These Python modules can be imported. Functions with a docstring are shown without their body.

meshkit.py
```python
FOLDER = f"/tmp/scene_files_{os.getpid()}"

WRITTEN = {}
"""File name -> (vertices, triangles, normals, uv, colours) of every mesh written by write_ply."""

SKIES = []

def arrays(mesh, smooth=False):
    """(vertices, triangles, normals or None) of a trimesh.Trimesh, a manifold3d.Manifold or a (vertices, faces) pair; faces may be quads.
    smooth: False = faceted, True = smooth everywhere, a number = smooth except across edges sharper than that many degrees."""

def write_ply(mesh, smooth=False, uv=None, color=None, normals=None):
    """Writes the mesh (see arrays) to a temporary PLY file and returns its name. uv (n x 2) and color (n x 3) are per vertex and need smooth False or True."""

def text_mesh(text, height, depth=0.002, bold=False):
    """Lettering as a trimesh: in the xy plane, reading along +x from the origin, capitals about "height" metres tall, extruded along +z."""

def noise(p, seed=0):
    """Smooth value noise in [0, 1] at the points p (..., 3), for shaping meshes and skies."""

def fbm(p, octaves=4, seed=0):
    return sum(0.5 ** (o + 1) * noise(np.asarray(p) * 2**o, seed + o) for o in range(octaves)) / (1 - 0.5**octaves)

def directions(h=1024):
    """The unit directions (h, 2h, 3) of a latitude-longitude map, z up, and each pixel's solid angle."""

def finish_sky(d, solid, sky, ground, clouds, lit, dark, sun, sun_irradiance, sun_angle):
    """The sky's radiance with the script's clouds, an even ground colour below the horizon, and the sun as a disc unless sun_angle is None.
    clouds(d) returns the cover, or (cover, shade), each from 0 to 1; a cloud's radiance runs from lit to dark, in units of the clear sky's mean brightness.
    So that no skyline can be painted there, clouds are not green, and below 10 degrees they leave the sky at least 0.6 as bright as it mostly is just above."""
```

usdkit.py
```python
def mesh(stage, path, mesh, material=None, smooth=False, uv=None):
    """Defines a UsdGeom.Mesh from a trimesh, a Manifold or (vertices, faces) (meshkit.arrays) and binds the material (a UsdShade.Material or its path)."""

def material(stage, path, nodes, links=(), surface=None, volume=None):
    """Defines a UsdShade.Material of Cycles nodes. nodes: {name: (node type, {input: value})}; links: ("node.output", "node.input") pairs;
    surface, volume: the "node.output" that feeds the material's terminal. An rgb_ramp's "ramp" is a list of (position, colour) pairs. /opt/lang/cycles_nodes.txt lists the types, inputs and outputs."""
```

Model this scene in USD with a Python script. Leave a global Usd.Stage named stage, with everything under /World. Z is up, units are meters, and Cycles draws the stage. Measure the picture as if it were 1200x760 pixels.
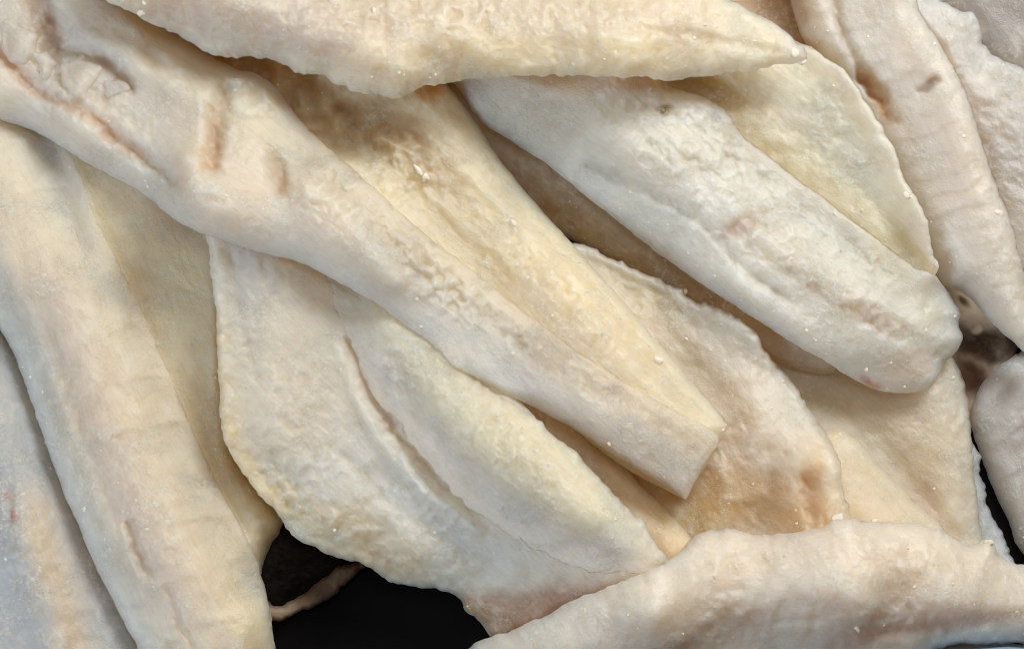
import math
import numpy as np
import shapely
from scipy.ndimage import gaussian_filter, map_coordinates, maximum_filter
from scipy.spatial import cKDTree
import trimesh
import meshkit, usdkit
from pxr import Usd, UsdGeom, UsdLux, UsdShade, Sdf, Gf, Vt

stage = Usd.Stage.CreateInMemory()
UsdGeom.SetStageUpAxis(stage, UsdGeom.Tokens.z)
UsdGeom.SetStageMetersPerUnit(stage, 1.0)
UsdGeom.Xform.Define(stage, '/World')
UsdGeom.Scope.Define(stage, '/World/Looks')

# ------------------------------------------------------------------ camera, light
# Plan units: 1 unit = 1/3 mm, x to the right, y towards the viewer (down the picture), z up.
U = 0.4 / 1200
ZC, Z0 = 3900.0, 120.0                     # camera height, height of the plane the picture width is measured on
cam = UsdGeom.Camera.Define(stage, '/World/camera')
cam.CreateHorizontalApertureAttr(36.0)
cam.CreateVerticalApertureAttr(36.0 * 648 / 1024)
cam.CreateFocalLengthAttr(36.0 * (ZC - Z0) / 1200)
cam.CreateClippingRangeAttr(Gf.Vec2f(0.05, 50))
cam.AddTranslateOp().Set(Gf.Vec3d(0, 0, ZC * U))
cam.CreateExposureAttr(0.02)

bg = usdkit.material(stage, '/World/Looks/room_light', {
    'b': ('background_shader', {'color': (1.0, 0.84, 0.66), 'strength': 0.045})}, surface='b.background')
dome = UsdLux.DomeLight.Define(stage, '/World/fill_dome')  # unseen dome added as an even warm room fill
dome.GetPrim().SetCustomDataByKey('kind', 'structure')
UsdShade.MaterialBindingAPI.Apply(dome.GetPrim()).Bind(bg)


def rect_light(name, loc, target, size, power, color):
    l = UsdLux.RectLight.Define(stage, '/World/' + name)
    l.CreateWidthAttr(size[0]); l.CreateHeightAttr(size[1])
    l.CreateIntensityAttr(power); l.CreateColorAttr(Gf.Vec3f(*color)); 
    m = Gf.Matrix4d(); m.SetLookAt(Gf.Vec3d(*loc), Gf.Vec3d(*target), Gf.Vec3d(0, 1, 0.01))
    l.AddTransformOp().Set(m.GetInverse())
    l.GetPrim().SetCustomDataByKey('kind', 'structure')
    return l


rect_light('ceiling_lamp', (0.05, 0.45, 1.75), (0, 0, 0), (0.6, 0.5), 6.5, (1.0, 0.98, 0.95))
rect_light('window_light', (-1.05, -0.66, 0.72), (0, 0, 0), (0.55, 0.5), 13.0, (0.77, 0.89, 1.0))
rect_light('warm_lamp', (0.50, 0.80, 0.80), (0, 0, 0), (0.38, 0.32), 44.0, (1.0, 0.945, 0.86))

# ------------------------------------------------------------------ helpers
counts = {}


def numbered(base, name):
    k = counts.get((base, name), 0)
    counts[(base, name)] = k + 1
    return f'{base}/{name}' + (f'_{k:03d}' if k else '')


def sm(x):
    x = np.clip(x, 0, 1)
    return x * x * (3 - 2 * x)


def spline(points, n=7):
    """Closed smooth outline through the points; a third entry makes a point a sharp corner."""
    p = np.array([q[:2] for q in points], float)
    c = np.array([len(q) > 2 for q in points])
    t = (np.roll(p, -1, 0) - np.roll(p, 1, 0)) * 0.5
    t[c] = 0
    out = []
    s = np.linspace(0, 1, n, endpoint=False)[:, None]
    for i in range(len(p)):
        j = (i + 1) % len(p)
        L = np.linalg.norm(p[j] - p[i])
        ti, tj = t[i], t[j]
        ti = ti * min(1, 1.2 * L / max(np.linalg.norm(ti), 1e-6))
        tj = tj * min(1, 1.2 * L / max(np.linalg.norm(tj), 1e-6))
        out.append((2*s**3-3*s**2+1)*p[i] + (s**3-2*s**2+s)*ti + (-2*s**3+3*s**2)*p[j] + (s**3-s**2)*tj)
    return np.vstack(out)


def dense(line, step=1.5, closed=False):
    l = np.asarray(line, float)
    if closed:
        l = np.vstack([l, l[:1]])
    out = []
    for a, b in zip(l[:-1], l[1:]):
        k = max(1, int(np.linalg.norm(b - a) / step))
        out.append(a + (b - a) * (np.arange(k) / k)[:, None])
    out.append(l[-1:])
    return np.vstack(out)


def line_dist(P, line):
    pts = dense(line)
    return cKDTree(pts).query(P, workers=-1)[0]


def line_side(P, line):
    """Signed distance to an open polyline (positive on its left in a y-down plan)."""
    pts = dense(line)
    d, i = cKDTree(pts).query(P, workers=-1)
    tan = np.gradient(gaussian_filter(pts, (6, 0), mode='nearest'), axis=0)[i]
    r = P - pts[i]
    return d * np.sign(tan[:, 1] * r[:, 0] - tan[:, 0] * r[:, 1])


def N(P, scale, seed=0, octaves=3):
    """Noise in -1..1 over the plan."""
    q = np.column_stack([P / scale, np.full(len(P), seed * 7.31)])
    return (meshkit.fbm(q, octaves, seed) - 0.5) * 2


def ell(P, cx, cy, rx, ry, deg):
    a = math.radians(deg)
    x, y = P[:, 0] - cx, P[:, 1] - cy
    u, v = x * math.cos(a) + y * math.sin(a), -x * math.sin(a) + y * math.cos(a)
    return np.hypot(u / rx, v / ry)


X0, X1, Y0, Y1 = -90, 1290, -90, 850


class Plan:
    def __init__(self, step):
        self.step = step
        self.x = np.arange(X0, X1 + step, step, dtype=float)
        self.y = np.arange(Y0, Y1 + step, step, dtype=float)
        self.H = np.zeros((len(self.y), len(self.x)))


def to_plan(px, z):
    """Where a point seen at px lies in the plan when it is z high."""
    k = ((ZC - z) / (ZC - Z0))[:, None] if np.ndim(z) else (ZC - z) / (ZC - Z0)
    return np.array([600, 380]) + (px - [600, 380]) * k


def lay(plan, part, rim):
    """Drapes one piece of fish over what already lies in the plan. Returns its surface and the height of its rim."""
    st = plan.step
    outline = spline(part['poly'])
    if rim is None:
        rim = np.full(len(outline), Z0)
    poly = to_plan(outline, rim)
    zmid = float(np.mean(rim))
    lo = np.maximum(poly.min(0) - 14, [X0, Y0]); hi = np.minimum(poly.max(0) + 14, [X1, Y1])
    ix = np.where((plan.x >= lo[0]) & (plan.x <= hi[0]))[0]; iy = np.where((plan.y >= lo[1]) & (plan.y <= hi[1]))[0]
    sl = (slice(iy[0], iy[-1] + 1), slice(ix[0], ix[-1] + 1))
    gx, gy = np.meshgrid(plan.x[ix], plan.y[iy])
    shp = gx.shape
    W = np.column_stack([gx.ravel(), gy.ravel()])
    k = (ZC - zmid) / (ZC - Z0)
    P = np.array([600, 380]) + (W - [600, 380]) / k          # the same points in the outline's own measure
    P = P + np.column_stack([N(P, 40, 3, 2), N(P, 40, 4, 2)]) * 0
    inside = shapely.contains_xy(shapely.Polygon(poly).buffer(0), W[:, 0], W[:, 1])
    d = cKDTree(dense(poly, 1.0, True)).query(W, workers=-1)[0]
    d = np.where(inside, d, -d)
    seed = part.get('seed', 0)
    fr = part.get('frill', 2.0) * 1.35
    d = d + fr * (N(P, 26, seed + 1, 2) + 0.75 * N(P, 10, seed + 2, 2) + 0.5 * N(P, 5, seed + 3, 1)) * 0.9
    d = gaussian_filter(d.reshape(shp), 0.7)
    mask = d > -st * 1.6
    S = plan.H[sl]
    m = mask.astype(float)
    b = np.where(mask, S, 0)
    for s in part.get('stiff', (46, 40, 34, 28, 24, 20, 16, 12)):
        s = s / st
        w = gaussian_filter(m, s) + 1e-6
        g = gaussian_filter(b * m, s) / w
        b = np.where(mask, np.maximum(g, S), 0)
    s = 5 / st
    g = gaussian_filter(b * m, s) / (gaussian_filter(m, s) + 1e-6)
    gap = maximum_filter(np.where(mask, np.maximum(S - g, 0), 0), size=int(22 / st) | 1)
    g = g + gaussian_filter(gap, 9 / st)
    b = np.maximum(g, S + 0.4) + part.get('lift', 0.)
    # thickness
    T, R, Te, Re = part.get('T', 40.) * 1.5, part.get('R', 70.), part.get('Te', 12.) * 1.6, part.get('Re', 8.) * 1.15
    D = np.maximum(d, 0).ravel()
    mul = np.ones(len(P))
    for ln, wd, f in part.get('thin', []):
        mul *= 1 - (1 - f) * np.exp(-(line_dist(P, ln) / wd) ** 2)
    e = np.clip(D / Re, 0, 1)
    round_ = np.sqrt(1 - (1 - e) ** 2)
    dome = np.sin(np.clip(D / R, 0, 1) * np.pi / 2) ** 1.15
    Tem = Te * (0.08 + 0.92 * mul)
    t = Tem * round_ + (T - Te) * mul * dome
    Pw = P + np.column_stack([N(P, 22, seed + 11, 2), N(P, 22, seed + 12, 2)]) * 4 + np.column_stack([N(P, 8, seed + 13, 2), N(P, 8, seed + 14, 2)]) * 3.5
    h = np.zeros(len(P))
    for f in part.get('feat', []):
        if f[0] == 'groove':
            h -= f[3] * np.exp(-(line_dist(Pw, f[1]) / f[2]) ** 2) * (0.75 + 0.5 * N(P, 18, seed + 21, 2))
        elif f[0] == 'ridge':
            h += f[3] * np.exp(-(line_dist(Pw, f[1]) / f[2]) ** 2) * (0.8 + 0.4 * N(P, 18, seed + 22, 2))
        elif f[0] == 'step':      # raises the left of the line by f[3] over a width f[2], dying out over f[4]
            sd = line_side(Pw, f[1])
            h += f[3] * np.where(sd > 0, sm(sd / f[2] + 0.0), 0) * np.exp(-np.maximum(sd, 0) / f[4])
        elif f[0] == 'pit':
            h -= f[6] * (1 - sm(ell(Pw, *f[1:6]) - 0.35))
        elif f[0] == 'lump':
            h += f[6] * (1 - sm(ell(Pw, *f[1:6]) * 0.8))
        elif f[0] == 'rough':     # a patch of frost and torn fibre
            a = 1 - sm(ell(P, *f[1:6]) * 1.0 - 0.3)
            bumps = 1.1 * N(Pw, 10, seed + 31, 3) + 1.6 * (0.35 - np.abs(N(Pw, 19, seed + 32, 3)))
            h += 1.6 * a * f[6] * np.where(bumps < 0, 0.3 * bumps, bumps)
        elif f[0] == 'flakes':    # the slanting muscle segments: (origin, direction deg, wave length, height, slant)
            a = math.radians(f[2]); x, y = Pw[:, 0] - f[1][0], Pw[:, 1] - f[1][1]
            u, v = x * math.cos(a) + y * math.sin(a), -x * math.sin(a) + y * math.cos(a)
            ph = (u + f[5] * np.abs(v) + 10 * N(P, 50, seed + 41, 2)) / f[3]
            saw = ph - np.floor(ph)
            h += f[4] * (sm(saw / 0.85) - sm((saw - 0.85) / 0.15)) * (0.6 + 0.8 * N(P, 35, seed + 42, 2))
        elif f[0] == 'fibres':    # lengthwise grain
            a = math.radians(f[1])
            u, v = Pw[:, 0] * math.cos(a) + Pw[:, 1] * math.sin(a), -Pw[:, 0] * math.sin(a) + Pw[:, 1] * math.cos(a)
            h += f[3] * N(np.column_stack([u / 9, v]), f[2], seed + 51, 2)
    rough = part.get('rough', 1.0)
    patch = 0.35 + 1.3 * np.clip(N(P, 55, seed + 66, 2) * 1.2 + 0.3, 0, 1)
    h += rough * (3.4 * N(P, 70, seed + 61, 2) + 1.5 * N(P, 27, seed + 62, 2) + patch * (1.25 * N(P, 12, seed + 63, 2) + 0.7 * N(P, 5, seed + 64, 2)))
    t = t + 1.5 * h * sm(D / (Re * 1.6))
    t = np.maximum(t, np.minimum(1.2, D * 0.6))
    lift = 0.35 * Tem
    und = np.maximum(lift * (1 - round_), 0)
    b = b.ravel()
    top = b + np.where(D > 0, np.maximum(t, lift * np.clip(1 - D / 2, 0, 1)), lift)
    bot = b + np.where(D > 0, np.minimum(und, np.maximum(top - b - 0.4, 0)), lift)
    top, bot = top.reshape(shp), bot.reshape(shp)
    filled = d > 0
    plan.H[sl] = np.where(filled, np.maximum(S, top), S)
    # rim height at the outline for the next pass
    q = [(poly[:, 1] - plan.y[iy[0]]) / st, (poly[:, 0] - plan.x[ix[0]]) / st]
    w = gaussian_filter(m, 1.0)
    rimz = map_coordinates(gaussian_filter(np.where(mask, top, 0) * m, 1.0) / (w + 1e-6), q, order=1, mode='nearest')
    out = gaussian_filter(np.r_[rimz, rimz, rimz], 6)[len(rimz):2 * len(rimz)]
    return dict(d=d, top=top, bot=bot, gx=gx, gy=gy, P=P, shp=shp), out


def to_mesh(g):
    """The closed surface of a laid piece: its top, its underside and a shared rim on its outline."""
    d, shp = g['d'], g['shp']
    st = g['gx'][0, 1] - g['gx'][0, 0]
    ins = d > 0
    cell = ins[:-1, :-1] | ins[1:, :-1] | ins[:-1, 1:] | ins[1:, 1:]
    idx = np.arange(shp[0] * shp[1]).reshape(shp)
    a, b, c, e = idx[:-1, :-1][cell], idx[:-1, 1:][cell], idx[1:, 1:][cell], idx[1:, :-1][cell]
    quads = np.column_stack([a, e, c, b])
    x, y = g['gx'].copy(), g['gy'].copy()
    dy, dx = np.gradient(d, st)
    g2 = np.maximum(np.hypot(dx, dy), 0.35)
    move = np.where(ins, 0, np.clip(-d / g2, 0, 1.5 * st))
    x += dx / g2 * move; y += dy / g2 * move
    x, y = x.ravel(), y.ravel(); inr = ins.ravel()
    used = np.unique(quads)
    new = np.full(shp[0] * shp[1], -1); new[used] = np.arange(len(used))
    nt = len(used)
    inn = used[inr[used]]
    newb = new.copy(); newb[inn] = nt + np.arange(len(inn))
    V = np.vstack([np.column_stack([x[used], y[used], g['top'].ravel()[used]]), np.column_stack([x[inn], y[inn], g['bot'].ravel()[inn]])])
    q1, q2 = new[quads], newb[quads][:, ::-1]
    F = np.vstack([q1[:, [0, 1, 2]], q1[:, [0, 2, 3]], q2[:, [0, 1, 2]], q2[:, [0, 2, 3]]])
    F = F[(F[:, 0] != F[:, 1]) & (F[:, 1] != F[:, 2]) & (F[:, 0] != F[:, 2])]
    W = np.column_stack([(V[:, 0] - 600) * U, (380 - V[:, 1]) * U, V[:, 2] * U])
    return W, F, np.r_[used, inn]


ANGLE = {'corner': 60, 'fluffy': 62, 'ribbed': 64, 'rightlow': 70, 'broad': 40, 'smalltan': 45, 'shade': 38, 'frilled': 50, 'slim': 44, 'bluish': 66, 'left': 66, 'cracked': 44, 'icy': 38, 'main': 40, 'top': 5, 'front': -8, 'tucked': 40}


def paint(part, P):
    """The colour at each point: yellow fat, grey translucent flesh, bruises, blood, torn brown spots."""
    seed = part.get('seed', 0)
    base = np.tile(np.array(part.get('tint', WHITE), float), (len(P), 1))
    n1, n2, n3 = N(P, 60, seed + 71, 2), N(P, 18, seed + 72, 3), N(P, 7, seed + 73, 2)
    Pw = P + np.column_stack([N(P, 16, seed + 74, 2), N(P, 16, seed + 75, 2)]) * 7
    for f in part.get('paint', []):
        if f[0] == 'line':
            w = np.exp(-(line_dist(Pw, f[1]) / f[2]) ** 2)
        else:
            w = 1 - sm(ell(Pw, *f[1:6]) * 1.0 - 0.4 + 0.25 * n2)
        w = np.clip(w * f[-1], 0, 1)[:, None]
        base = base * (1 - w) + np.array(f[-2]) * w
    grey = np.array([0.60, 0.58, 0.56]); cream = np.array([0.74, 0.60, 0.40])
    v = part.get('vary', 1.0)
    fz = part.get('frost', 0.62) * v
    w = np.clip(0.9 * N(P, 14, seed + 81, 3) + 0.6 * N(P, 6, seed + 82, 2) + 0.5 * n1 - 0.12, 0, 0.9)[:, None] * fz
    base = base * (1 - w) + np.array([0.78, 0.75, 0.70]) * w
    w = np.clip(0.03 + 0.20 * n1 + 0.15 * n2, 0, 0.18)[:, None] * v
    base = base * (1 - w) + base * grey / 0.64 * w
    w = np.clip(-0.02 - 0.22 * n1 + 0.2 * n3, 0, 0.2)[:, None] * v
    base = base * (1 - w) + base * cream / 0.68 * w
    base = base * np.array([0.93, 0.90, 0.86])
    return np.clip(base * (1 + 0.06 * n2 + 0.05 * n3)[:, None], 0.004, 0.86)


def flesh_material(name, rough=0.33, sss=0.8, spec=0.75, bump=0.75, frost=0.65):
    """Moist, slightly translucent flesh: fibres along the fillet, patches of frost crystals, damp and dry spots."""
    return usdkit.material(stage, '/World/Looks/' + name, {
        'tint': ('attribute', {'attribute': 'tint'}), 'grain': ('attribute', {'attribute': 'grain'}), 'pos': ('geometry', {}),
        'fibre': ('noise_texture', {'scale': 3.2, 'detail': 4.0, 'roughness': 0.62, 'distortion': 0.4}),
        'fibc': ('rgb_ramp', {'ramp': [(0.25, (0.93, 0.915, 0.895)), (0.5, (1.0, 1.0, 1.0)), (0.75, (1.04, 1.04, 1.03))]}),
        'fine': ('noise_texture', {'scale': 1100.0, 'detail': 3.0, 'roughness': 0.65}),
        'where': ('noise_texture', {'scale': 55.0, 'detail': 4.0, 'roughness': 0.6, 'distortion': 0.6}),
        'wm': ('map_range', {'from_min': 0.50, 'from_max': 0.64, 'to_min': 0.0, 'to_max': 1.0, 'clamp': True}),
        'cryn': ('noise_texture', {'scale': 480.0, 'detail': 4.0, 'roughness': 0.75}),
        'cm': ('map_range', {'from_min': 0.46, 'from_max': 0.66, 'to_min': 0.0, 'to_max': 1.0, 'clamp': True}),
        'cf': ('math', {'math_type': 'multiply'}),
        'cfk': ('math', {'math_type': 'multiply', 'value2': frost}),
        'tf': ('mix_color', {'blend_type': 'multiply', 'fac': 1.0, 'use_clamp': False}),
        'mixc': ('mix_color', {'blend_type': 'mix', 'b': (0.84, 0.82, 0.78)}),
        'h1': ('math', {'math_type': 'multiply_add', 'value2': 0.28}),
        'h2': ('math', {'math_type': 'multiply_add', 'value2': 0.7}),
        'fh': ('math', {'math_type': 'multiply', 'value2': 0.5}),
        'bump': ('bump', {'strength': bump, 'distance': 0.0011}),
        'damp': ('noise_texture', {'scale': 70.0, 'detail': 3.0, 'roughness': 0.5}),
        'rr': ('map_range', {'from_min': 0.36, 'from_max': 0.64, 'to_min': rough - 0.06, 'to_max': rough + 0.08, 'clamp': True}),
        'p': ('principled_bsdf', {'subsurface_weight': sss, 'subsurface_radius': (1.0, 0.66, 0.42), 'subsurface_scale': 0.0042,
                                  'specular_ior_level': spec, 'ior': 1.38}),
    }, [('grain.color', 'fibre.vector'), ('fibre.fac', 'fibc.fac'), ('fibc.color', 'tf.b'), ('tint.color', 'tf.a'),
        ('pos.position', 'fine.vector'), ('pos.position', 'where.vector'), ('where.fac', 'wm.value'), ('pos.position', 'cryn.vector'),
        ('cryn.fac', 'cm.value'), ('cm.result', 'cf.value1'), ('wm.result', 'cf.value2'), ('cf.value', 'cfk.value1'),
        ('tf.result', 'mixc.a'), ('cfk.value', 'mixc.fac'), ('mixc.result', 'p.base_color'),
        ('fine.fac', 'fh.value1'), ('fibre.fac', 'h1.value1'), ('fh.value', 'h1.value3'), ('cf.value', 'h2.value1'), ('h1.value', 'h2.value3'),
        ('h2.value', 'bump.height'), ('bump.normal', 'p.normal'), ('pos.position', 'damp.vector'), ('damp.fac', 'rr.value'), ('rr.result', 'p.roughness')], surface='p.BSDF')


WHITE = (0.69, 0.61, 0.535)
CREAM = (0.70, 0.58, 0.41)
GREY = (0.63, 0.58, 0.52)
TAN = (0.65, 0.55, 0.42)
BROWN = (0.42, 0.26, 0.14)
ICE = (0.70, 0.71, 0.71)
PINK = (0.58, 0.36, 0.30)
BLOOD = (0.30, 0.06, 0.05)
DARK = (0.030, 0.017, 0.010)

M_FLESH = flesh_material('fish_flesh')
M_ICY = flesh_material('frosted_flesh', rough=0.28, spec=0.9, bump=1.0, frost=0.75)
M_SKIN = flesh_material('fish_skin', rough=0.42, sss=0.1, spec=0.18, bump=0.4, frost=0.03)
M_BLACK = usdkit.material(stage, '/World/Looks/black_plastic', {
    'pos': ('geometry', {}), 'n': ('noise_texture', {'scale': 120.0, 'detail': 3.0}),
    'r': ('map_range', {'from_min': 0.3, 'from_max': 0.7, 'to_min': 0.45, 'to_max': 0.7}),
    'p': ('principled_bsdf', {'base_color': (0.003, 0.003, 0.0034), 'specular_ior_level': 0.05})},
    [('pos.position', 'n.vector'), ('n.fac', 'r.value'), ('r.result', 'p.roughness')], surface='p.BSDF')
M_BLUE = usdkit.material(stage, '/World/Looks/blue_plastic', {
    'pos': ('geometry', {}), 'n': ('noise_texture', {'scale': 90.0, 'detail': 3.0}),
    'c': ('rgb_ramp', {'ramp': [(0.3, (0.20, 0.36, 0.55)), (0.7, (0.27, 0.44, 0.62))]}),
    'p': ('principled_bsdf', {'roughness': 0.45})},
    [('pos.position', 'n.vector'), ('n.fac', 'c.fac'), ('c.color', 'p.base_color')], surface='p.BSDF')

# ------------------------------------------------------------------ the fish, from the bottom of the pile to its top
THINGS = {}


def thing(key, name, label, category, group=None):
    THINGS[key] = dict(name=name, label=label, category=category, group=group)


G = 'skinless white fish fillets heaped in the tray'
thing('corner', 'fish_fillet', 'smooth grey fillet showing only in the top right corner behind the bumpy fillet', 'fish fillet', G)
thing('tucked', 'fish_fillet', 'brown shaded fillet deep between the top fillet tip and the ribbed one', 'fish fillet', G)
thing('fluffy', 'fish_fillet', 'pale grey bumpy fillet along the right edge, outside the long ribbed one', 'fish fillet', G)
thing('skinpiece', 'fish_skin', 'dark brown scrap of skin with a clear pale border between three fillets at the right', 'fish skin')
thing('holepiece', 'fish_skin', 'dark skinned scrap with a pale curved edge down in the black gap', 'fish skin')
thing('rightlow', 'fish_fillet', 'smooth mauve grey fillet at the right edge beside the narrow black gap', 'fish fillet', G)
thing('broad', 'fish_fillet', 'broad flat grey fillet under the rounded icy fillet tip, beside the narrow black gap', 'fish fillet', G)
thing('smalltan', 'fish_fillet', 'smooth shaded tan fillet tip between the frilled white fillet and the broad grey one', 'fish fillet', G)
thing('shade', 'fish_fillet', 'shaded brown grey fillet in the crevice between the two largest middle fillets', 'fish fillet', G)
thing('frilled', 'fish_fillet', 'fillet with white frilled right edge and brown lower half with painted shade, behind the square cut tail', 'fish fillet', G)
thing('slim', 'fish_fillet', 'slim tan fillet end showing right of the yellow backed fillet', 'fish fillet', G)
thing('ribbed', 'fish_fillet', 'long pinkish white ribbed fillet curving down the upper right, with an orange crack', 'fish fillet', G)
thing('bluish', 'fish_fillet', 'bluish fillet in the lower left corner with a small red blood mark', 'fish fillet', G)
thing('left', 'fish_fillet', 'long cream fillet down the left side with a tan flap that has shade painted on', 'fish fillet', G)
thing('cracked', 'fish_fillet', 'wide fillet above the black gap with yellow back, bluish middle partly painted as light and a long seam', 'fish fillet', G)
thing('icy', 'fish_fillet', 'icy white fillet with rounded end, pink hollow and yellow frilled flap, right of centre', 'fish fillet', G)
thing('main', 'fish_fillet', 'largest fillet, running from the torn top left corner to a square cut tail at centre', 'fish fillet', G)
thing('top', 'fish_fillet', 'fillet lying across the top of the pile with jagged lower edge and narrow right tip', 'fish fillet', G)
thing('front', 'fish_fillet', 'pale pinkish fillet lying along the bottom right edge in front of the others', 'fish fillet', G)

PARTS = []


def piece(key, name, poly, mat=None, **kw):
    PARTS.append(dict(thing=key, name=name, poly=poly, mat=mat or M_FLESH, seed=len(PARTS) * 5 + 3, **kw))


# scraps low in the gaps
piece('holepiece', 'skin', [(280, 560), (340, 580), (425, 640), (422, 662), (400, 682), (372, 700), (345, 712), (318, 716), (290, 700), (270, 640)], M_SKIN,
      T=14, R=40, Te=6, Re=6, tint=(0.006, 0.004, 0.003), frill=2, rough=1.2, vary=0.02)
piece('holepiece', 'pale_edge', [(300, 700), (328, 708), (350, 698), (372, 684), (392, 671), (408, 661), (426, 650), (430, 659), (416, 674), (396, 690), (374, 708), (345, 722), (322, 728), (300, 722)], M_SKIN,
      T=10, R=10, Te=6, Re=5, tint=(0.12, 0.085, 0.06), frill=4, rough=0.8, vary=0.15, paint=[('blob', 330, 718, 40, 14, -20, (0.32, 0.25, 0.20), 0.8)])
piece('corner', 'flesh', [(1040, -80), (1290, -80), (1290, 170), (1200, 130), (1120, 60)], T=30, R=60, tint=(0.36, 0.355, 0.37), frill=1, rough=0.5)
piece('skinpiece', 'skin', [(1060, 300), (1110, 325), (1140, 345), (1172, 372), (1197, 402, 1), (1185, 425), (1165, 450), (1152, 485), (1130, 500), (1095, 440), (1070, 380)], M_SKIN,
      T=10, R=25, Te=5, Re=4, tint=(0.42, 0.38, 0.33), frill=1.5, rough=0.5, vary=0.15,
      paint=[('blob', 1156, 405, 46, 28, 12, DARK, 1.0), ('blob', 1178, 408, 14, 12, 12, (0.08, 0.06, 0.05), 0.9), ('blob', 1134, 438, 22, 32, -20, (0.10, 0.05, 0.03), 1.0),
             ('line', [(1125, 418), (1140, 424), (1152, 432), (1160, 440)], 5, (0.34, 0.27, 0.22), 0.9), ('blob', 1127, 352, 10, 5, 50, (0.10, 0.08, 0.03), 1.0),
             ('blob', 1146, 384, 7, 5, 0, (0.4, 0.36, 0.31), 0.8)])
piece('rightlow', 'flesh', [(1290, 370), (1230, 392), (1200, 410), (1178, 424), (1157, 441), (1143, 464), (1138, 492), (1145, 522), (1160, 562), (1178, 602), (1206, 657), (1290, 720)],
      T=18, R=26, Te=9, Re=12, tint=(0.55, 0.51, 0.52), frill=1.5, rough=0.7, feat=[('flakes', (1140, 500), 60, 40, 2.0, 0.3)])
piece('broad', 'thin_edge', [(1110, 500), (1143, 525), (1149, 555), (1155, 578), (1166, 605), (1178, 634), (1190, 665), (1160, 700), (1110, 640)], M_ICY,
      T=12, R=20, Te=7, Re=5, tint=(0.62, 0.60, 0.61), frill=4, rough=0.6)
piece('broad', 'flesh', [(850, 300), (1000, 370), (1110, 412), (1128, 440), (1137, 480), (1142, 530), (1146, 580), (1149, 618), (1160, 650), (1180, 730), (1000, 730), (880, 610), (830, 400)],
      T=30, R=50, Te=12, Re=9, tint=(0.66, 0.58, 0.48), frill=2, rough=0.9, feat=[('groove', [(960, 470), (1020, 510), (1080, 580), (1130, 640)], 14, 4)],
      paint=[('blob', 1110, 460, 60, 40, 20, WHITE, 0.7), ('blob', 1075, 600, 30, 60, -25, (0.60, 0.47, 0.36), 0.6), ('blob', 1125, 580, 25, 70, -5, GREY, 0.7), ('blob', 975, 470, 30, 20, 30, TAN, 0.7)])
piece('smalltan', 'flesh', [(930, 520), (955, 506), (984, 502), (1004, 514), (1022, 534), (1042, 556), (1075, 590), (1112, 628), (1130, 720), (960, 720), (930, 560)],
      T=34, R=60, Te=12, Re=10, tint=(0.67, 0.59, 0.47), frill=1, rough=0.5, paint=[('blob', 988, 508, 22, 12, 40, CREAM, 0.8)])
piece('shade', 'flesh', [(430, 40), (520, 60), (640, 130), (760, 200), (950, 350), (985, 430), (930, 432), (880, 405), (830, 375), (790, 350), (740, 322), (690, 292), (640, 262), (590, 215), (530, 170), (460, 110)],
      T=26, R=50, Te=9, Re=7, tint=(0.50, 0.42, 0.35), frill=1.5, rough=1.0, feat=[('rough', 680, 250, 120, 40, 35, 1.6)],  # tint darkened to carry the shade of the crevice
      paint=[('line', [(640, 240), (700, 288), (760, 322), (830, 360)], 16, (0.46, 0.32, 0.19), 0.8)])  # brown line paints the shade along the frilled fillet
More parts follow.
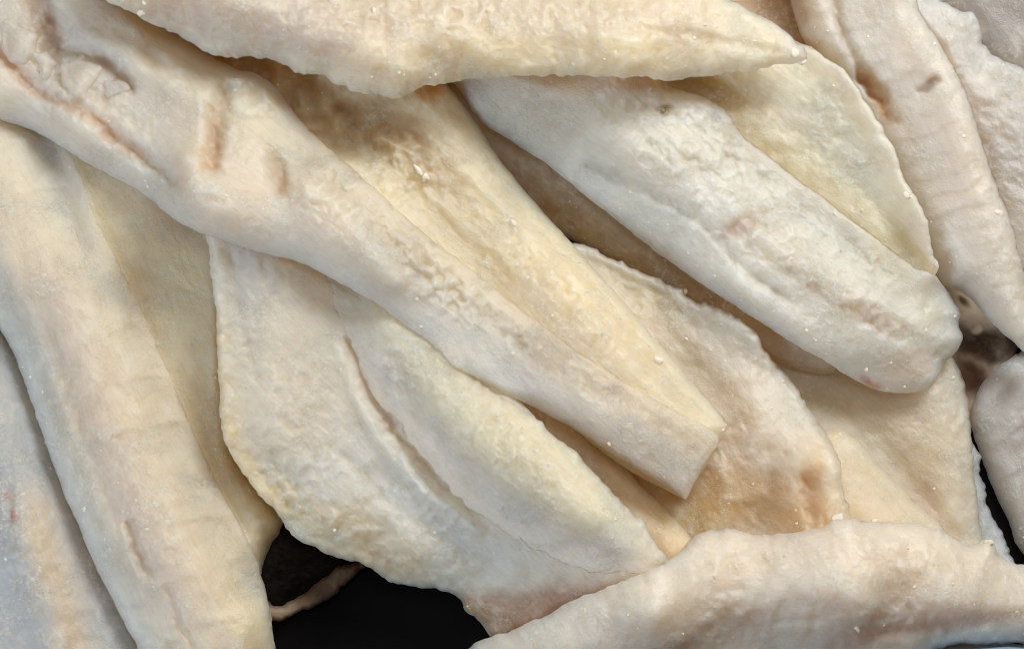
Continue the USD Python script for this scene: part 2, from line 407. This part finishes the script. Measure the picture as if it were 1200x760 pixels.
piece('frilled', 'flesh', [(640, 300), (664, 286), (682, 287), (735, 311), (775, 328), (800, 337), (808, 347), (830, 358), (852, 366), (880, 386), (904, 414), (925, 440), (946, 472), (962, 500), (981, 530), (986, 558), (992, 582), (1001, 614), (1010, 720), (800, 720), (700, 600), (630, 470), (625, 350)],
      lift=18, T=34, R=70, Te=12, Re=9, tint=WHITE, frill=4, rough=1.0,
      feat=[('ridge', [(800, 340), (850, 366), (905, 414), (946, 472), (981, 530)], 16, 5), ('groove', [(880, 610), (900, 570), (905, 530)], 16, 8), ('ridge', [(835, 620), (850, 580), (845, 550)], 14, 6), ('groove', [(950, 610), (940, 560)], 12, 8), ('rough', 850, 520, 60, 50, 0, 1.5),
            ('groove', [(700, 300), (760, 350), (800, 420)], 20, 6)],
      paint=[('blob', 880, 585, 120, 42, 8, (0.62, 0.46, 0.29), 0.85), ('blob', 780, 590, 70, 50, 30, (0.56, 0.40, 0.20), 0.9), ('blob', 735, 340, 70, 26, 35, TAN, 0.7), ('blob', 945, 560, 14, 40, 5, (0.5, 0.36, 0.22), 0.6), ('blob', 920, 460, 40, 60, -30, (0.72, 0.68, 0.62), 0.8)])  # lower browns paint shade below the cut tail and beside the front fillet
piece('slim', 'flesh', [(540, 390), (620, 420), (660, 470), (690, 512), (722, 541), (746, 563), (770, 586), (794, 611), (814, 637), (806, 670), (760, 720), (690, 640), (590, 520)],
      T=32, R=40, Te=12, Re=10, tint=(0.66, 0.53, 0.38), frill=1.5, rough=0.7, paint=[('blob', 690, 545, 50, 16, 40, (0.58, 0.44, 0.32), 0.7), ('blob', 785, 620, 30, 20, 45, (0.70, 0.58, 0.41), 0.7)])
piece('tucked', 'flesh', [(740, -80), (880, -80), (930, -40), (960, 20), (985, 90), (960, 130), (880, 90), (780, 40)], T=26, R=50, Te=8, Re=8, tint=(0.52, 0.38, 0.27), frill=1.5, rough=0.8)  # brown tint carries the shade of the deep gap
piece('fluffy', 'flesh', [(1020, -80), (1085, -10), (1118, 6), (1142, 20), (1152, 40), (1162, 58), (1180, 72), (1205, 84), (1290, 120), (1290, 440), (1215, 400), (1150, 300), (1080, 120)], M_ICY,
      T=40, R=70, Te=14, Re=12, tint=(0.62, 0.61, 0.62), frill=4, rough=1.1, feat=[('rough', 1170, 180, 90, 180, -20, 1.8)], lift=14)
piece('ribbed', 'flesh', [(895, -80), (925, -8), (934, 28), (946, 54), (975, 90), (1010, 150), (1050, 230), (1085, 300), (1108, 335), (1128, 342), (1146, 358), (1168, 383), (1200, 411, 1), (1222, 420), (1212, 372), (1198, 312), (1184, 255), (1168, 215), (1150, 165), (1134, 112), (1117, 76), (1100, 46), (1076, 8), (1045, -80)],
      lift=26, T=34, R=34, Te=12, Re=12, tint=(0.69, 0.635, 0.6), frill=1.5, rough=0.7,
      feat=[('groove', [(968, -20), (984, 30), (1000, 72), (1012, 92), (1030, 118)], 6, 7), ('groove', [(1010, 88), (1026, 112), (1040, 140)], 9, 9), ('groove', [(1074, 110), (1083, 104), (1090, 97)], 4, 8), ('flakes', (1120, 200), 62, 24, 1.3, 0.25), ('rough', 1160, 250, 26, 110, -16, 2.0), ('ridge', [(1033, 95), (1045, 85)], 12, 4)],
      paint=[('line', [(1016, 96), (1028, 114), (1038, 136)], 9, (0.46, 0.26, 0.12), 0.9), ('line', [(1075, 110), (1090, 98)], 4, (0.24, 0.20, 0.17), 0.8), ('line', [(930, 0), (948, 50)], 14, (0.50, 0.34, 0.24), 0.7), ('line', [(975, 10), (1005, 80)], 6, (0.5, 0.42, 0.36), 0.5)])
piece('bluish', 'flesh', [(-90, 300), (-20, 350), (10, 395), (70, 500), (150, 650), (215, 850), (-90, 850)],
      lift=10, T=44, R=80, Te=14, Re=12, tint=(0.46, 0.49, 0.53), frill=1, rough=0.6,  # blue tint carries the cool window light
      feat=[('groove', [(18, 575), (22, 605)], 5, 4), ('ridge', [(30, 590), (55, 680), (90, 800)], 26, 12)],
      paint=[('blob', 18, 580, 6, 5, 0, (0.42, 0.22, 0.19), 0.8), ('blob', 23, 602, 5, 9, 10, (0.34, 0.10, 0.08), 0.9), ('line', [(50, 600), (78, 690), (110, 800)], 26, (0.68, 0.58, 0.47), 0.85), ('blob', 10, 720, 30, 90, -12, (0.48, 0.51, 0.55), 0.7)])  # cream stripe paints a warm lit band, blue blob the cool side
piece('left', 'belly_flap', [(60, 80), (180, 180), (270, 230), (280, 440), (290, 540), (330, 604), (322, 632), (310, 656), (306, 684), (312, 705), (318, 730), (290, 780), (200, 640), (110, 360)],
      T=36, R=30, Te=13, Re=9, tint=(0.73, 0.62, 0.45), frill=1.5, rough=0.9, paint=[('blob', 215, 250, 40, 40, 40, (0.56, 0.47, 0.37), 0.7)], lift=4)  # dark blob paints the shade next to the largest fillet
piece('left', 'loin', [(-90, 60), (20, 90), (80, 170), (112, 255), (140, 310), (168, 370), (195, 432), (222, 495), (248, 552), (274, 602), (298, 648), (310, 684), (317, 722), (322, 850), (200, 850), (165, 772), (134, 708), (108, 658), (86, 605), (62, 545), (42, 490), (24, 440), (-4, 385), (-90, 290)],
      lift=6, T=44, R=85, Te=16, Re=14, tint=(0.72, 0.64, 0.54), frill=1.5, rough=0.9,
      feat=[('ridge', [(10, 290), (45, 390), (75, 470), (110, 560), (135, 620)], 11, 2.5), ('groove', [(55, 385), (85, 462), (118, 550), (145, 612)], 10, 2.2), ('groove', [(158, 612), (166, 640), (180, 665)], 8, 5), ('ridge', [(148, 612), (156, 642), (170, 670)], 5, 4), ('groove', [(205, 690), (215, 730), (235, 760)], 6, 4), ('rough', 190, 620, 50, 70, -20, 1.6), ('rough', 120, 470, 50, 120, -24, 1.1), ('flakes', (100, 400), 68, 60, 2.0, -0.2)],
      paint=[('line', [(130, 270), (200, 420), (255, 560), (300, 680), (310, 760)], 40, (0.74, 0.65, 0.49), 0.9), ('line', [(-10, 300), (40, 440), (80, 560), (140, 690), (180, 780)], 24, (0.58, 0.58, 0.58), 0.8), ('line', [(60, 330), (110, 460), (150, 570), (215, 700)], 30, (0.63, 0.555, 0.50), 0.8), ('line', [(158, 612), (166, 640), (180, 665)], 6, (0.50, 0.43, 0.36), 0.7)], thin=[([(60, 140), (112, 255), (168, 370), (222, 495), (274, 602), (305, 670)], 50, 0.10)])  # yellow band paints warm light on the right, grey band cool light left
piece('cracked', 'belly_flap', [(220, 180), (240, 270), (246, 300), (250, 350), (256, 440), (260, 500), (272, 535), (290, 562), (308, 585), (325, 606), (345, 630), (370, 642), (398, 654), (428, 661), (444, 673), (468, 686), (500, 690), (532, 697), (547, 715), (562, 729), (582, 752), (640, 800), (780, 760), (800, 690), (770, 640), (700, 570), (600, 460), (460, 320), (360, 240)],
      lift=48, T=40, R=80, Te=13, Re=10, tint=(0.70, 0.64, 0.56), frill=2.5, rough=1.1,
      feat=[('groove', [(408, 398), (428, 446), (452, 488), (485, 530), (525, 572)], 5, 5), ('rough', 450, 485, 80, 16, 55, 2.2), ('rough', 370, 590, 110, 60, 25, 2.2), ('rough', 350, 480, 50, 80, -20, 2.0), ('groove', [(272, 300), (280, 360), (300, 440)], 6, 3), ('groove', [(440, 550), (500, 610), (560, 660)], 14, 5), ('groove', [(395, 520), (440, 575), (500, 620)], 8, 4), ('ridge', [(396, 405), (414, 455), (446, 512), (500, 575), (560, 620)], 7, 7), ('rough', 520, 600, 60, 24, 40, 2.4)],
      paint=[('blob', 400, 620, 110, 35, 25, (0.72, 0.60, 0.44), 0.85), ('blob', 620, 715, 110, 32, -12, (0.40, 0.25, 0.17), 1.0), ('blob', 560, 720, 60, 30, 10, (0.44, 0.28, 0.19), 0.9), ('line', [(420, 520), (470, 575), (540, 625), (600, 655)], 34, (0.65, 0.66, 0.66), 0.7), ('blob', 380, 560, 40, 30, 20, ICE, 0.5), ('blob', 285, 330, 40, 60, -10, (0.56, 0.54, 0.52), 0.7), ('line', [(250, 380), (258, 470), (272, 530), (320, 600)], 16, (0.70, 0.50, 0.30), 0.7), ('blob', 430, 660, 70, 22, 15, (0.62, 0.45, 0.32), 0.7), ('line', [(410, 402), (430, 450), (456, 492), (488, 534), (520, 570)], 6, (0.58, 0.47, 0.41), 0.6)])  # lower right browns paint shade; the pale grey line is partly cool light
piece('cracked', 'loin', [(360, 220), (385, 330), (412, 405), (432, 452), (468, 500), (505, 548), (545, 588), (590, 622), (640, 650), (690, 668), (735, 672), (765, 668), (778, 662), (782, 655), (768, 636), (757, 618), (738, 598), (715, 574), (690, 549), (664, 521), (640, 500), (610, 478), (570, 452), (500, 380), (430, 270)],
      T=27, R=60, Te=9, Re=12, tint=(0.73, 0.665, 0.53), frill=4.0, rough=1.2, thin=[([(360, 240), (385, 330), (412, 405), (468, 500), (545, 588), (640, 650), (800, 690)], 52, 0.06)],
      feat=[('rough', 600, 540, 110, 40, 45, 2.6), ('rough', 480, 440, 50, 40, 45, 2.0), ('groove', [(420, 425), (445, 470), (475, 512), (520, 570)], 7, 6)],
      paint=[('line', [(412, 410), (480, 510), (560, 590), (650, 640), (740, 665)], 32, (0.67, 0.665, 0.65), 0.75), ('line', [(415, 420), (440, 468), (470, 510), (515, 568)], 5, (0.58, 0.48, 0.42), 0.6), ('blob', 430, 350, 50, 60, 40, (0.62, 0.55, 0.46), 0.7)])  # wide pale line is partly cool light painted on the slope
piece('icy', 'belly_flap', [(690, 10), (860, 20), (925, 44), (962, 64), (985, 80), (1003, 100), (1030, 142), (1047, 175), (1060, 206), (1081, 246), (1092, 288), (1098, 322), (1060, 345), (950, 290), (840, 210), (770, 150), (700, 110)],
      lift=30, T=28, R=60, Te=9, Re=7, tint=(0.72, 0.66, 0.55), frill=2.0, rough=1.0,
      feat=[('rough', 980, 150, 50, 70, -30, 2.2), ('pit', 822, 104, 52, 20, 20, 14), ('ridge', [(860, 115), (900, 160), (960, 220), (1020, 275)], 22, 6), ('groove', [(985, 190), (1020, 240), (1060, 300)], 12, 3)],
      paint=[('line', [(855, 110), (900, 165), (960, 215), (1050, 300)], 26, (0.73, 0.65, 0.48), 0.6), ('blob', 820, 105, 50, 18, 20, (0.60, 0.47, 0.30), 0.7)])
piece('icy', 'loin', [(470, 20), (515, 80), (540, 108), (556, 134), (580, 154), (640, 192), (700, 240), (750, 281), (780, 303), (820, 331), (850, 351), (885, 373), (920, 396), (960, 419), (990, 437), (1025, 455), (1050, 461), (1068, 460, 1), (1092, 452), (1108, 424, 1), (1118, 416), (1129, 396), (1124, 380), (1127, 366), (1120, 352), (1108, 335), (1095, 322), (1075, 314), (1020, 274), (960, 228), (900, 182), (872, 160), (848, 128), (818, 110), (780, 98), (740, 50)], M_ICY,
      lift=20, T=42, R=100, Te=8, Re=13, tint=(0.73, 0.705, 0.665), frill=1.3, rough=1.0, frost=1.0, thin=[([(848, 128), (900, 182), (960, 228), (1020, 274), (1095, 322)], 40, 0.5)],
      feat=[('groove', [(690, 195), (740, 217), (783, 238), (820, 262), (846, 288), (868, 318), (920, 352)], 6, 5), ('pit', 868, 264, 30, 13, -28, 6), ('rough', 850, 210, 160, 80, 38, 4.2), ('rough', 990, 350, 90, 26, 33, 2.8), ('rough', 1010, 300, 60, 30, 38, 2.2), ('groove', [(880, 290), (940, 330), (1000, 366), (1060, 392)], 12, 3), ('pit', 1035, 380, 44, 15, 27, 4), ('ridge', [(800, 300), (860, 335), (930, 375), (1000, 410)], 20, 4), ('groove', [(1098, 418), (1108, 408)], 4, 4), ('groove', [(690, 120), (760, 170), (860, 220)], 12, 3)],
      paint=[('blob', 868, 264, 26, 11, -28, (0.54, 0.43, 0.37), 0.8), ('blob', 780, 132, 13, 6, 5, (0.20, 0.17, 0.05), 0.95), ('blob', 1020, 447, 15, 6, 22, (0.42, 0.13, 0.12), 0.9), ('blob', 1060, 430, 40, 22, -10, (0.70, 0.55, 0.47), 0.7), ('blob', 1030, 378, 44, 14, 27, (0.56, 0.49, 0.43), 0.8), ('blob', 950, 335, 60, 8, 35, (0.55, 0.52, 0.47), 0.6), ('blob', 640, 130, 60, 30, 30, (0.58, 0.55, 0.50), 0.6), ('line', [(860, 150), (940, 215), (1060, 310)], 22, (0.74, 0.65, 0.47), 0.8), ('blob', 835, 235, 75, 34, -10, (0.84, 0.83, 0.80), 0.9), ('blob', 900, 200, 60, 30, 40, (0.78, 0.75, 0.69), 0.7), ('blob', 720, 150, 90, 30, 30, (0.74, 0.72, 0.67), 0.6), ('blob', 960, 265, 60, 26, 38, (0.76, 0.75, 0.72), 0.7), ('blob', 1090, 350, 26, 40, -20, (0.77, 0.71, 0.62), 0.7), ('blob', 760, 100, 60, 12, 0, (0.62, 0.47, 0.34), 0.6)])
piece('main', 'belly_flap', [(80, -90), (250, -40), (440, 40), (524, 98, 1), (548, 128), (575, 170), (606, 212), (641, 252), (681, 297), (721, 342), (760, 388), (800, 433), (854, 498, 1), (830, 540), (803, 586, 1), (720, 540), (600, 440), (420, 300), (300, 200), (160, 90), (40, -40)],
      T=38, R=46, Te=11, Re=9, tint=(0.73, 0.64, 0.49), frill=1.0, rough=0.7, lift=18, thin=[([(800, 433), (854, 498), (803, 586)], 60, 0.6)],
      feat=[('groove', [(150, 10), (220, 50), (300, 90), (400, 140), (450, 160)], 45, 20), ('fibres', 46, 7, 1.6), ('groove', [(560, 230), (660, 330), (760, 430), (820, 490)], 8, 2.5), ('groove', [(590, 230), (680, 320), (780, 430)], 6, 2.5), ('ridge', [(520, 240), (620, 330), (720, 420), (800, 480)], 8, 2.5), ('rough', 640, 330, 150, 26, 46, 2.4), ('rough', 450, 190, 80, 40, 35, 2.0), ('rough', 490, 200, 60, 40, 30, 2.4), ('lump', 490, 203, 12, 9, 30, 6), ('lump', 525, 110, 16, 14, 60, 5)],
      paint=[('blob', 360, 115, 170, 44, 24, (0.58, 0.42, 0.26), 0.85), ('blob', 505, 110, 20, 12, 10, (0.56, 0.36, 0.14), 0.8)])  # large brown blob paints the shade under the top fillet
piece('main', 'loin', [(20, -90), (120, -30), (160, 10), (190, 30), (236, 60), (275, 80), (300, 86), (322, 102), (338, 124), (362, 152), (400, 186), (450, 232), (500, 276), (560, 322), (640, 386), (720, 440), (800, 486), (842, 510), (828, 540), (803, 584, 1), (775, 565), (740, 546), (690, 513), (650, 490), (620, 474), (575, 452), (548, 437), (530, 428), (510, 406), (480, 384), (440, 355), (400, 333), (365, 313), (330, 302), (285, 289), (240, 275), (205, 258), (180, 236), (145, 214), (110, 196), (80, 178), (50, 160), (20, 146), (-90, 92), (-90, -90)],
      T=33, R=58, Te=12, Re=13, tint=(0.71, 0.645, 0.59), frill=1.4, rough=0.9, thin=[([(190, 30), (290, 85), (340, 125), (400, 190)], 16, 0.75), ([(380, 170), (450, 232), (560, 322), (720, 440), (842, 510)], 64, 0.04), ([(520, 370), (620, 430), (720, 490), (820, 550)], 120, 0.34), ([(803, 584), (828, 540), (842, 510)], 20, 0.4)],
      feat=[('groove', [(-20, 45), (10, 75), (40, 105), (65, 118), (95, 128), (130, 158), (170, 187), (205, 210)], 9, 9), ('groove', [(264, 104), (254, 132), (251, 165), (249, 196)], 13, 12), ('ridge', [(270, 150), (264, 190)], 7, 3), ('pit', 327, 205, 13, 28, -22, 8), ('ridge', [(268, 95), (290, 86), (312, 98), (322, 118)], 10, 5), ('lump', 290, 108, 36, 26, 30, 9), ('groove', [(30, -30), (45, 20), (58, 50), (62, 85)], 18, 12), ('groove', [(80, 60), (110, 68), (138, 88), (150, 100)], 8, 9), ('rough', 60, 80, 90, 60, 20, 1.6), ('rough', 430, 260, 130, 40, 40, 2.4), ('rough', 560, 350, 130, 34, 38, 2.2), ('groove', [(200, 215), (230, 232), (265, 240)], 5, 4), ('ridge', [(160, 200), (200, 212), (240, 236)], 9, 3), ('lump', 100, 150, 46, 20, 28, 5), ('ridge', [(345, 150), (420, 215), (500, 285), (600, 365), (700, 430), (800, 495)], 9, 4), ('groove', [(380, 230), (470, 300), (580, 380), (700, 460)], 12, 2.5), ('rough', 380, 230, 60, 40, 40, 2.4), ('rough', 520, 330, 80, 40, 40, 2.8), ('rough', 680, 440, 90, 24, 38, 1.8), ('lump', 290, 88, 22, 14, 30, 7), ('ridge', [(276, 92), (290, 84), (306, 92), (318, 112), (330, 130)], 9, 9), ('pit', 290, 112, 16, 14, 30, 6), ('ridge', [(236, 120), (234, 160), (240, 196)], 9, 5), ('ridge', [(70, 10), (100, 40), (150, 70), (200, 100)], 14, 5), ('groove', [(170, 60), (230, 100)], 10, 4), ('rough', 120, 130, 80, 40, 30, 1.6), ('ridge', [(798, 578), (822, 538), (840, 510)], 6, 4), ('ridge', [(60, 190), (140, 226), (220, 262), (300, 296)], 10, 3), ('rough', 180, 215, 60, 14, 28, 2.5)],
      paint=[('line', [(262, 112), (253, 140), (250, 168), (249, 192)], 14, (0.59, 0.42, 0.27), 0.8), ('line', [(320, 188), (328, 206), (336, 226)], 8, (0.54, 0.40, 0.31), 0.8), ('line', [(-20, 45), (10, 75), (40, 105), (65, 118), (95, 128), (130, 158), (165, 184)], 9, (0.58, 0.42, 0.32), 0.75), ('line', [(25, -20), (45, 20), (60, 50)], 16, (0.48, 0.34, 0.25), 0.8), ('line', [(180, 30), (260, 90), (330, 150), (400, 205), (470, 262), (560, 335), (640, 400), (720, 455), (842, 520)], 36, (0.73, 0.645, 0.51), 0.8), ('line', [(80, 62), (120, 72), (150, 100)], 8, (0.46, 0.39, 0.34), 0.7), ('line', [(330, 300), (450, 355), (560, 430), (720, 520)], 24, (0.66, 0.66, 0.64), 0.6)])  # last line paints cool light along the lower left rim
for px in ([(4, 26, 1), (26, 30), (44, 42, 1), (40, 60), (28, 74, 1), (8, 70)], [(40, 62, 1), (56, 60), (66, 74, 1), (60, 92), (46, 94, 1)],
           [(68, 74, 1), (92, 70), (119, 80, 1), (108, 99), (98, 116, 1), (74, 102)], [(118, 92, 1), (142, 94), (152, 106, 1), (130, 112)]):
    piece('main', 'torn_flake', [q for q in px], T=6, R=22, Te=2.2, Re=4, tint=(0.70, 0.62, 0.55), frill=4, rough=2.2, stiff=(16, 10))
piece('top', 'flesh', [(105, -90), (118, -14), (140, 8), (172, 25), (200, 39), (235, 56), (258, 64), (285, 67), (318, 69), (334, 77), (347, 85), (375, 87), (398, 99), (415, 107), (440, 111), (462, 114), (488, 105), (530, 94), (600, 89), (680, 90), (760, 92), (830, 88), (900, 80), (938, 75), (948, 70, 1), (943, 58), (915, 34), (882, 14), (850, -6), (790, -90)],
      lift=46, T=46, R=75, Te=14, Re=12, tint=(0.72, 0.65, 0.55), frill=3.2, rough=1.0, thin=[([(850, 40), (946, 70)], 50, 0.5)],
      feat=[('rough', 420, 20, 160, 40, 0, 3.0), ('rough', 640, 25, 200, 30, 2, 3.0), ('groove', [(440, 20), (452, 50), (448, 80)], 14, 5), ('groove', [(700, 38), (800, 44), (880, 54), (940, 66)], 7, 4), ('flakes', (300, 40), 10, 40, 2.2, 0.4)],
      paint=[('blob', 640, 70, 220, 26, 0, (0.74, 0.64, 0.47), 0.8), ('blob', 330, 30, 130, 50, 10, (0.62, 0.57, 0.53), 0.8), ('blob', 200, 20, 50, 24, 25, (0.62, 0.50, 0.42), 0.7)])
piece('front', 'flesh', [(500, 830), (550, 758), (600, 738), (640, 720), (672, 702), (706, 690), (750, 672), (788, 652), (808, 636), (826, 622), (860, 621), (900, 626), (940, 622), (966, 618), (976, 608), (986, 606), (1030, 612), (1060, 612), (1085, 615), (1112, 625), (1128, 634), (1145, 636), (1154, 632), (1164, 637), (1168, 648), (1178, 656), (1210, 664), (1290, 684), (1290, 770), (1205, 756), (1150, 754), (1105, 758), (1060, 800), (980, 850), (500, 850)],
      lift=20, T=38, R=58, Te=15, Re=13, tint=(0.74, 0.675, 0.615), frill=2.2, rough=1.0,
      feat=[('ridge', [(720, 765), (850, 705), (940, 690)], 28, 6), ('rough', 1000, 650, 180, 30, 0, 2.0), ('flakes', (1060, 680), 0, 34, 1.2, 0.3), ('groove', [(1020, 742), (1080, 733), (1200, 724)], 9, 3.5), ('rough', 1020, 720, 130, 26, -5, 1.6), ('groove', [(860, 660), (940, 655), (1060, 650)], 20, 2)],
      paint=[('line', [(1010, 740), (1080, 730), (1210, 718)], 9, (0.58, 0.43, 0.34), 0.6), ('blob', 860, 705, 70, 26, -18, (0.74, 0.69, 0.63), 0.9), ('blob', 1010, 748, 60, 20, 0, (0.64, 0.51, 0.44), 0.6), ('blob', 900, 730, 120, 30, -10, (0.74, 0.68, 0.61), 0.6)])

# ------------------------------------------------------------------ lay the pile: two rough passes settle the heights, the third is built
rims = [None] * len(PARTS)
for step in (7.0, 7.0):
    plan = Plan(step)
    for i, part in enumerate(PARTS):
        _, rims[i] = lay(plan, part, rims[i])
plan = Plan(2.0)
made = []
for i, part in enumerate(PARTS):
    g, _ = lay(plan, part, rims[i])
    made.append(g)


def height_at(px, py):
    h = 150.0
    for _ in range(4):
        w = to_plan(np.array([px, py], float), h)
        h = float(map_coordinates(plan.H, [[(w[1] - Y0) / plan.step], [(w[0] - X0) / plan.step]], order=1)[0])
    return w, h


# ------------------------------------------------------------------ write the scene
def tag(prim, label=None, category=None, group=None, kind=None):
    for k, v in (('label', label), ('category', category), ('group', group), ('kind', kind)):
        if v:
            prim.SetCustomDataByKey(k, v)


slab = trimesh.creation.box((2.4, 2.4, 0.02)); slab.apply_translation((0, 0, -0.0105))
m = usdkit.mesh(stage, '/World/table_surface', slab, M_BLACK)
tag(m.GetPrim(), 'black tray surface seen through the gaps between the fillets', 'surface', kind='structure')

built = {}
for key in THINGS:
    t = THINGS[key]
    pts = []
    data = []
    for part, g in zip(PARTS, made):
        if part['thing'] != key:
            continue
        V, F, src = to_mesh(g)
        a = math.radians(ANGLE.get(key, 0)); p = g['P'][src]
        wob = 8 * N(p, 60, part['seed'] + 91, 2)
        grain = np.column_stack([(p[:, 0] * math.cos(a) + p[:, 1] * math.sin(a)) / 110, (-p[:, 0] * math.sin(a) + p[:, 1] * math.cos(a) + wob) / 14, V[:, 2] / U / 14 + part['seed']])
        data.append((part, V, F, paint(part, p), grain))
        pts.append(V)
    allp = np.vstack(pts)
    base = np.array([allp[:, 0].mean(), allp[:, 1].mean(), allp[:, 2].min()])
    path = numbered('/World', t['name'])
    x = UsdGeom.Xform.Define(stage, path)
    x.AddTranslateOp().Set(Gf.Vec3d(*map(float, base)))
    tag(x.GetPrim(), t['label'], t['category'], t['group'])
    built[key] = (path, base)
    for part, V, F, C, grain in data:
        me = usdkit.mesh(stage, numbered(path, part['name']), (V - base, F), part['mat'], smooth=True)
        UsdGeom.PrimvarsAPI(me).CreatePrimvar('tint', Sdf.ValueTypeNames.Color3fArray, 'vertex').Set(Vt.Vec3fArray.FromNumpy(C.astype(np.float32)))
        UsdGeom.PrimvarsAPI(me).CreatePrimvar('grain', Sdf.ValueTypeNames.Color3fArray, 'vertex').Set(Vt.Vec3fArray.FromNumpy(grain.astype(np.float32)))

# loose crumbs of flesh and frost stuck to the fillets
M_CRUMB = flesh_material('flesh_crumb', rough=0.45, sss=0.0, bump=0.4, frost=0.3)
CRUMBS = [('main', 490, 200, 9), ('main', 498, 208, 6), ('main', 602, 262, 6), ('main', 770, 423, 7), ('main', 166, 14, 7), ('icy', 1063, 228, 6), ('icy', 940, 72, 6), ('icy', 930, 62, 7), ('front', 982, 608, 9), ('front', 1158, 636, 8), ('front', 1026, 612, 6), ('front', 1005, 735, 6), ('top', 438, 14, 6), ('ribbed', 1170, 250, 6), ('frilled', 803, 341, 6)]
rng = np.random.default_rng(11)
for key, px, py, r in CRUMBS:
    w, h = height_at(px, py)
    s = trimesh.creation.icosphere(subdivisions=2, radius=1.0)
    v = s.vertices * (1 + 0.9 * (meshkit.noise(s.vertices * 1.6 + rng.uniform(0, 50, 3), 5) - 0.5))[:, None]
    v = v * np.array([1, rng.uniform(0.55, 0.95), 0.42]) * r * 0.85
    a = rng.uniform(0, 6.3)
    v = np.column_stack([v[:, 0] * math.cos(a) - v[:, 1] * math.sin(a), v[:, 0] * math.sin(a) + v[:, 1] * math.cos(a), v[:, 2] + h - 0.02 * r])
    path, base = built[key]
    V = np.column_stack([(v[:, 0] + w[0] - 600) * U, (380 - v[:, 1] - w[1]) * U, v[:, 2] * U]) - base
    me = usdkit.mesh(stage, numbered(path, 'flesh_crumb'), (V, s.faces[:, ::-1]), M_CRUMB, smooth=True)
    col = np.tile(np.array([[0.72, 0.66, 0.57]], np.float32), (len(V), 1))
    UsdGeom.PrimvarsAPI(me).CreatePrimvar('tint', Sdf.ValueTypeNames.Color3fArray, 'vertex').Set(Vt.Vec3fArray.FromNumpy(col))

# grains of frost crusted on the fillets, thickest on ridges, torn patches and edges
ICO = trimesh.creation.icosahedron()
M_FROST = usdkit.material(stage, '/World/Looks/frost', {
    'p': ('principled_bsdf', {'base_color': (0.68, 0.63, 0.56), 'roughness': 0.45, 'specular_ior_level': 0.4, 'subsurface_weight': 0.0})}, [], surface='p.BSDF')
for part, g in zip(PARTS, made):
    if part['mat'] is M_SKIN or part['name'] in ('torn_flake', 'thin_edge') or part['thing'] in ('corner', 'tucked'):
        continue
    iy = np.round((g['gy'][:, 0] - plan.y[0]) / plan.step).astype(int); ix = np.round((g['gx'][0] - plan.x[0]) / plan.step).astype(int)
    seen = (g['d'] > 3) & (np.abs(plan.H[np.ix_(iy, ix)] - g['top']) < 0.05)
    P = g['P']
    curv = g['top'] - gaussian_filter(g['top'], 4)
    dens = np.clip(N(P, 45, part['seed'] + 95, 3) * 2.6 + 1.1 * N(P, 12, part['seed'] + 96, 2) - 0.6, 0, 1.6).reshape(g['shp'])
    dens = dens + np.clip(curv * 0.5, 0, 0.5) + 0.35 * np.exp(-(g['d'] / 7.0) ** 2) * np.clip(N(P, 30, part['seed'] + 97, 2).reshape(g['shp']) * 2, 0, 1)
    dens = dens * seen * (0.05 if part['mat'] is M_ICY else 0.022)
    pick = np.argwhere(rng.random(dens.shape) < dens)
    if len(pick) == 0:
        continue
    n = len(pick)
    r = np.clip(np.exp(rng.normal(-0.1, 0.55, n)), 0.4, 3.4)
    tiny = ICO.vertices[None] * rng.uniform(0.55, 1.25, (n, 12, 1)) * (r[:, None, None] * np.array([1, 1, 0.62]))
    a = rng.uniform(0, 6.3, n); ca, sa = np.cos(a)[:, None], np.sin(a)[:, None]
    vx, vy = tiny[..., 0] * ca - tiny[..., 1] * sa, tiny[..., 0] * sa + tiny[..., 1] * ca
    cx = g['gx'][pick[:, 0], pick[:, 1]] + rng.uniform(-1, 1, n); cy = g['gy'][pick[:, 0], pick[:, 1]] + rng.uniform(-1, 1, n); cz = g['top'][pick[:, 0], pick[:, 1]]
    path, base = built[part['thing']]
    V = np.column_stack([((vx + cx[:, None]).ravel() - 600) * U, (380 - (vy + cy[:, None]).ravel()) * U, (tiny[..., 2] + cz[:, None] - 0.15 * r[:, None]).ravel() * U]) - base
    F = (ICO.faces[None, :, ::-1] + 12 * np.arange(n)[:, None, None]).reshape(-1, 3)
    me = usdkit.mesh(stage, numbered(path, 'frost_crystals'), (V, F), M_FROST, smooth=False)
    tag(me.GetPrim(), kind='stuff')

# a sliver of blue plastic under the front fillet
w, _ = height_at(1150, 764)
shape = shapely.Polygon([(-70, -8), (-30, -11), (20, -12), (60, -8), (90, 30), (-90, 30)]).buffer(3)
tub = trimesh.creation.extrude_polygon(shape, 115.0)
V = np.array(tub.vertices)
V = np.column_stack([V[:, 0] * U, -V[:, 1] * U, V[:, 2] * U])
tub = usdkit.mesh(stage, '/World/tray_rim', (V, np.array(tub.faces)[:, ::-1]), M_BLUE, smooth=30)
tub.AddTranslateOp().Set(Gf.Vec3d((w[0] - 600) * U, (380 - w[1]) * U, 0.010))
tag(tub.GetPrim(), 'sliver of blue plastic rim at the bottom edge below the front fillet', 'tray')
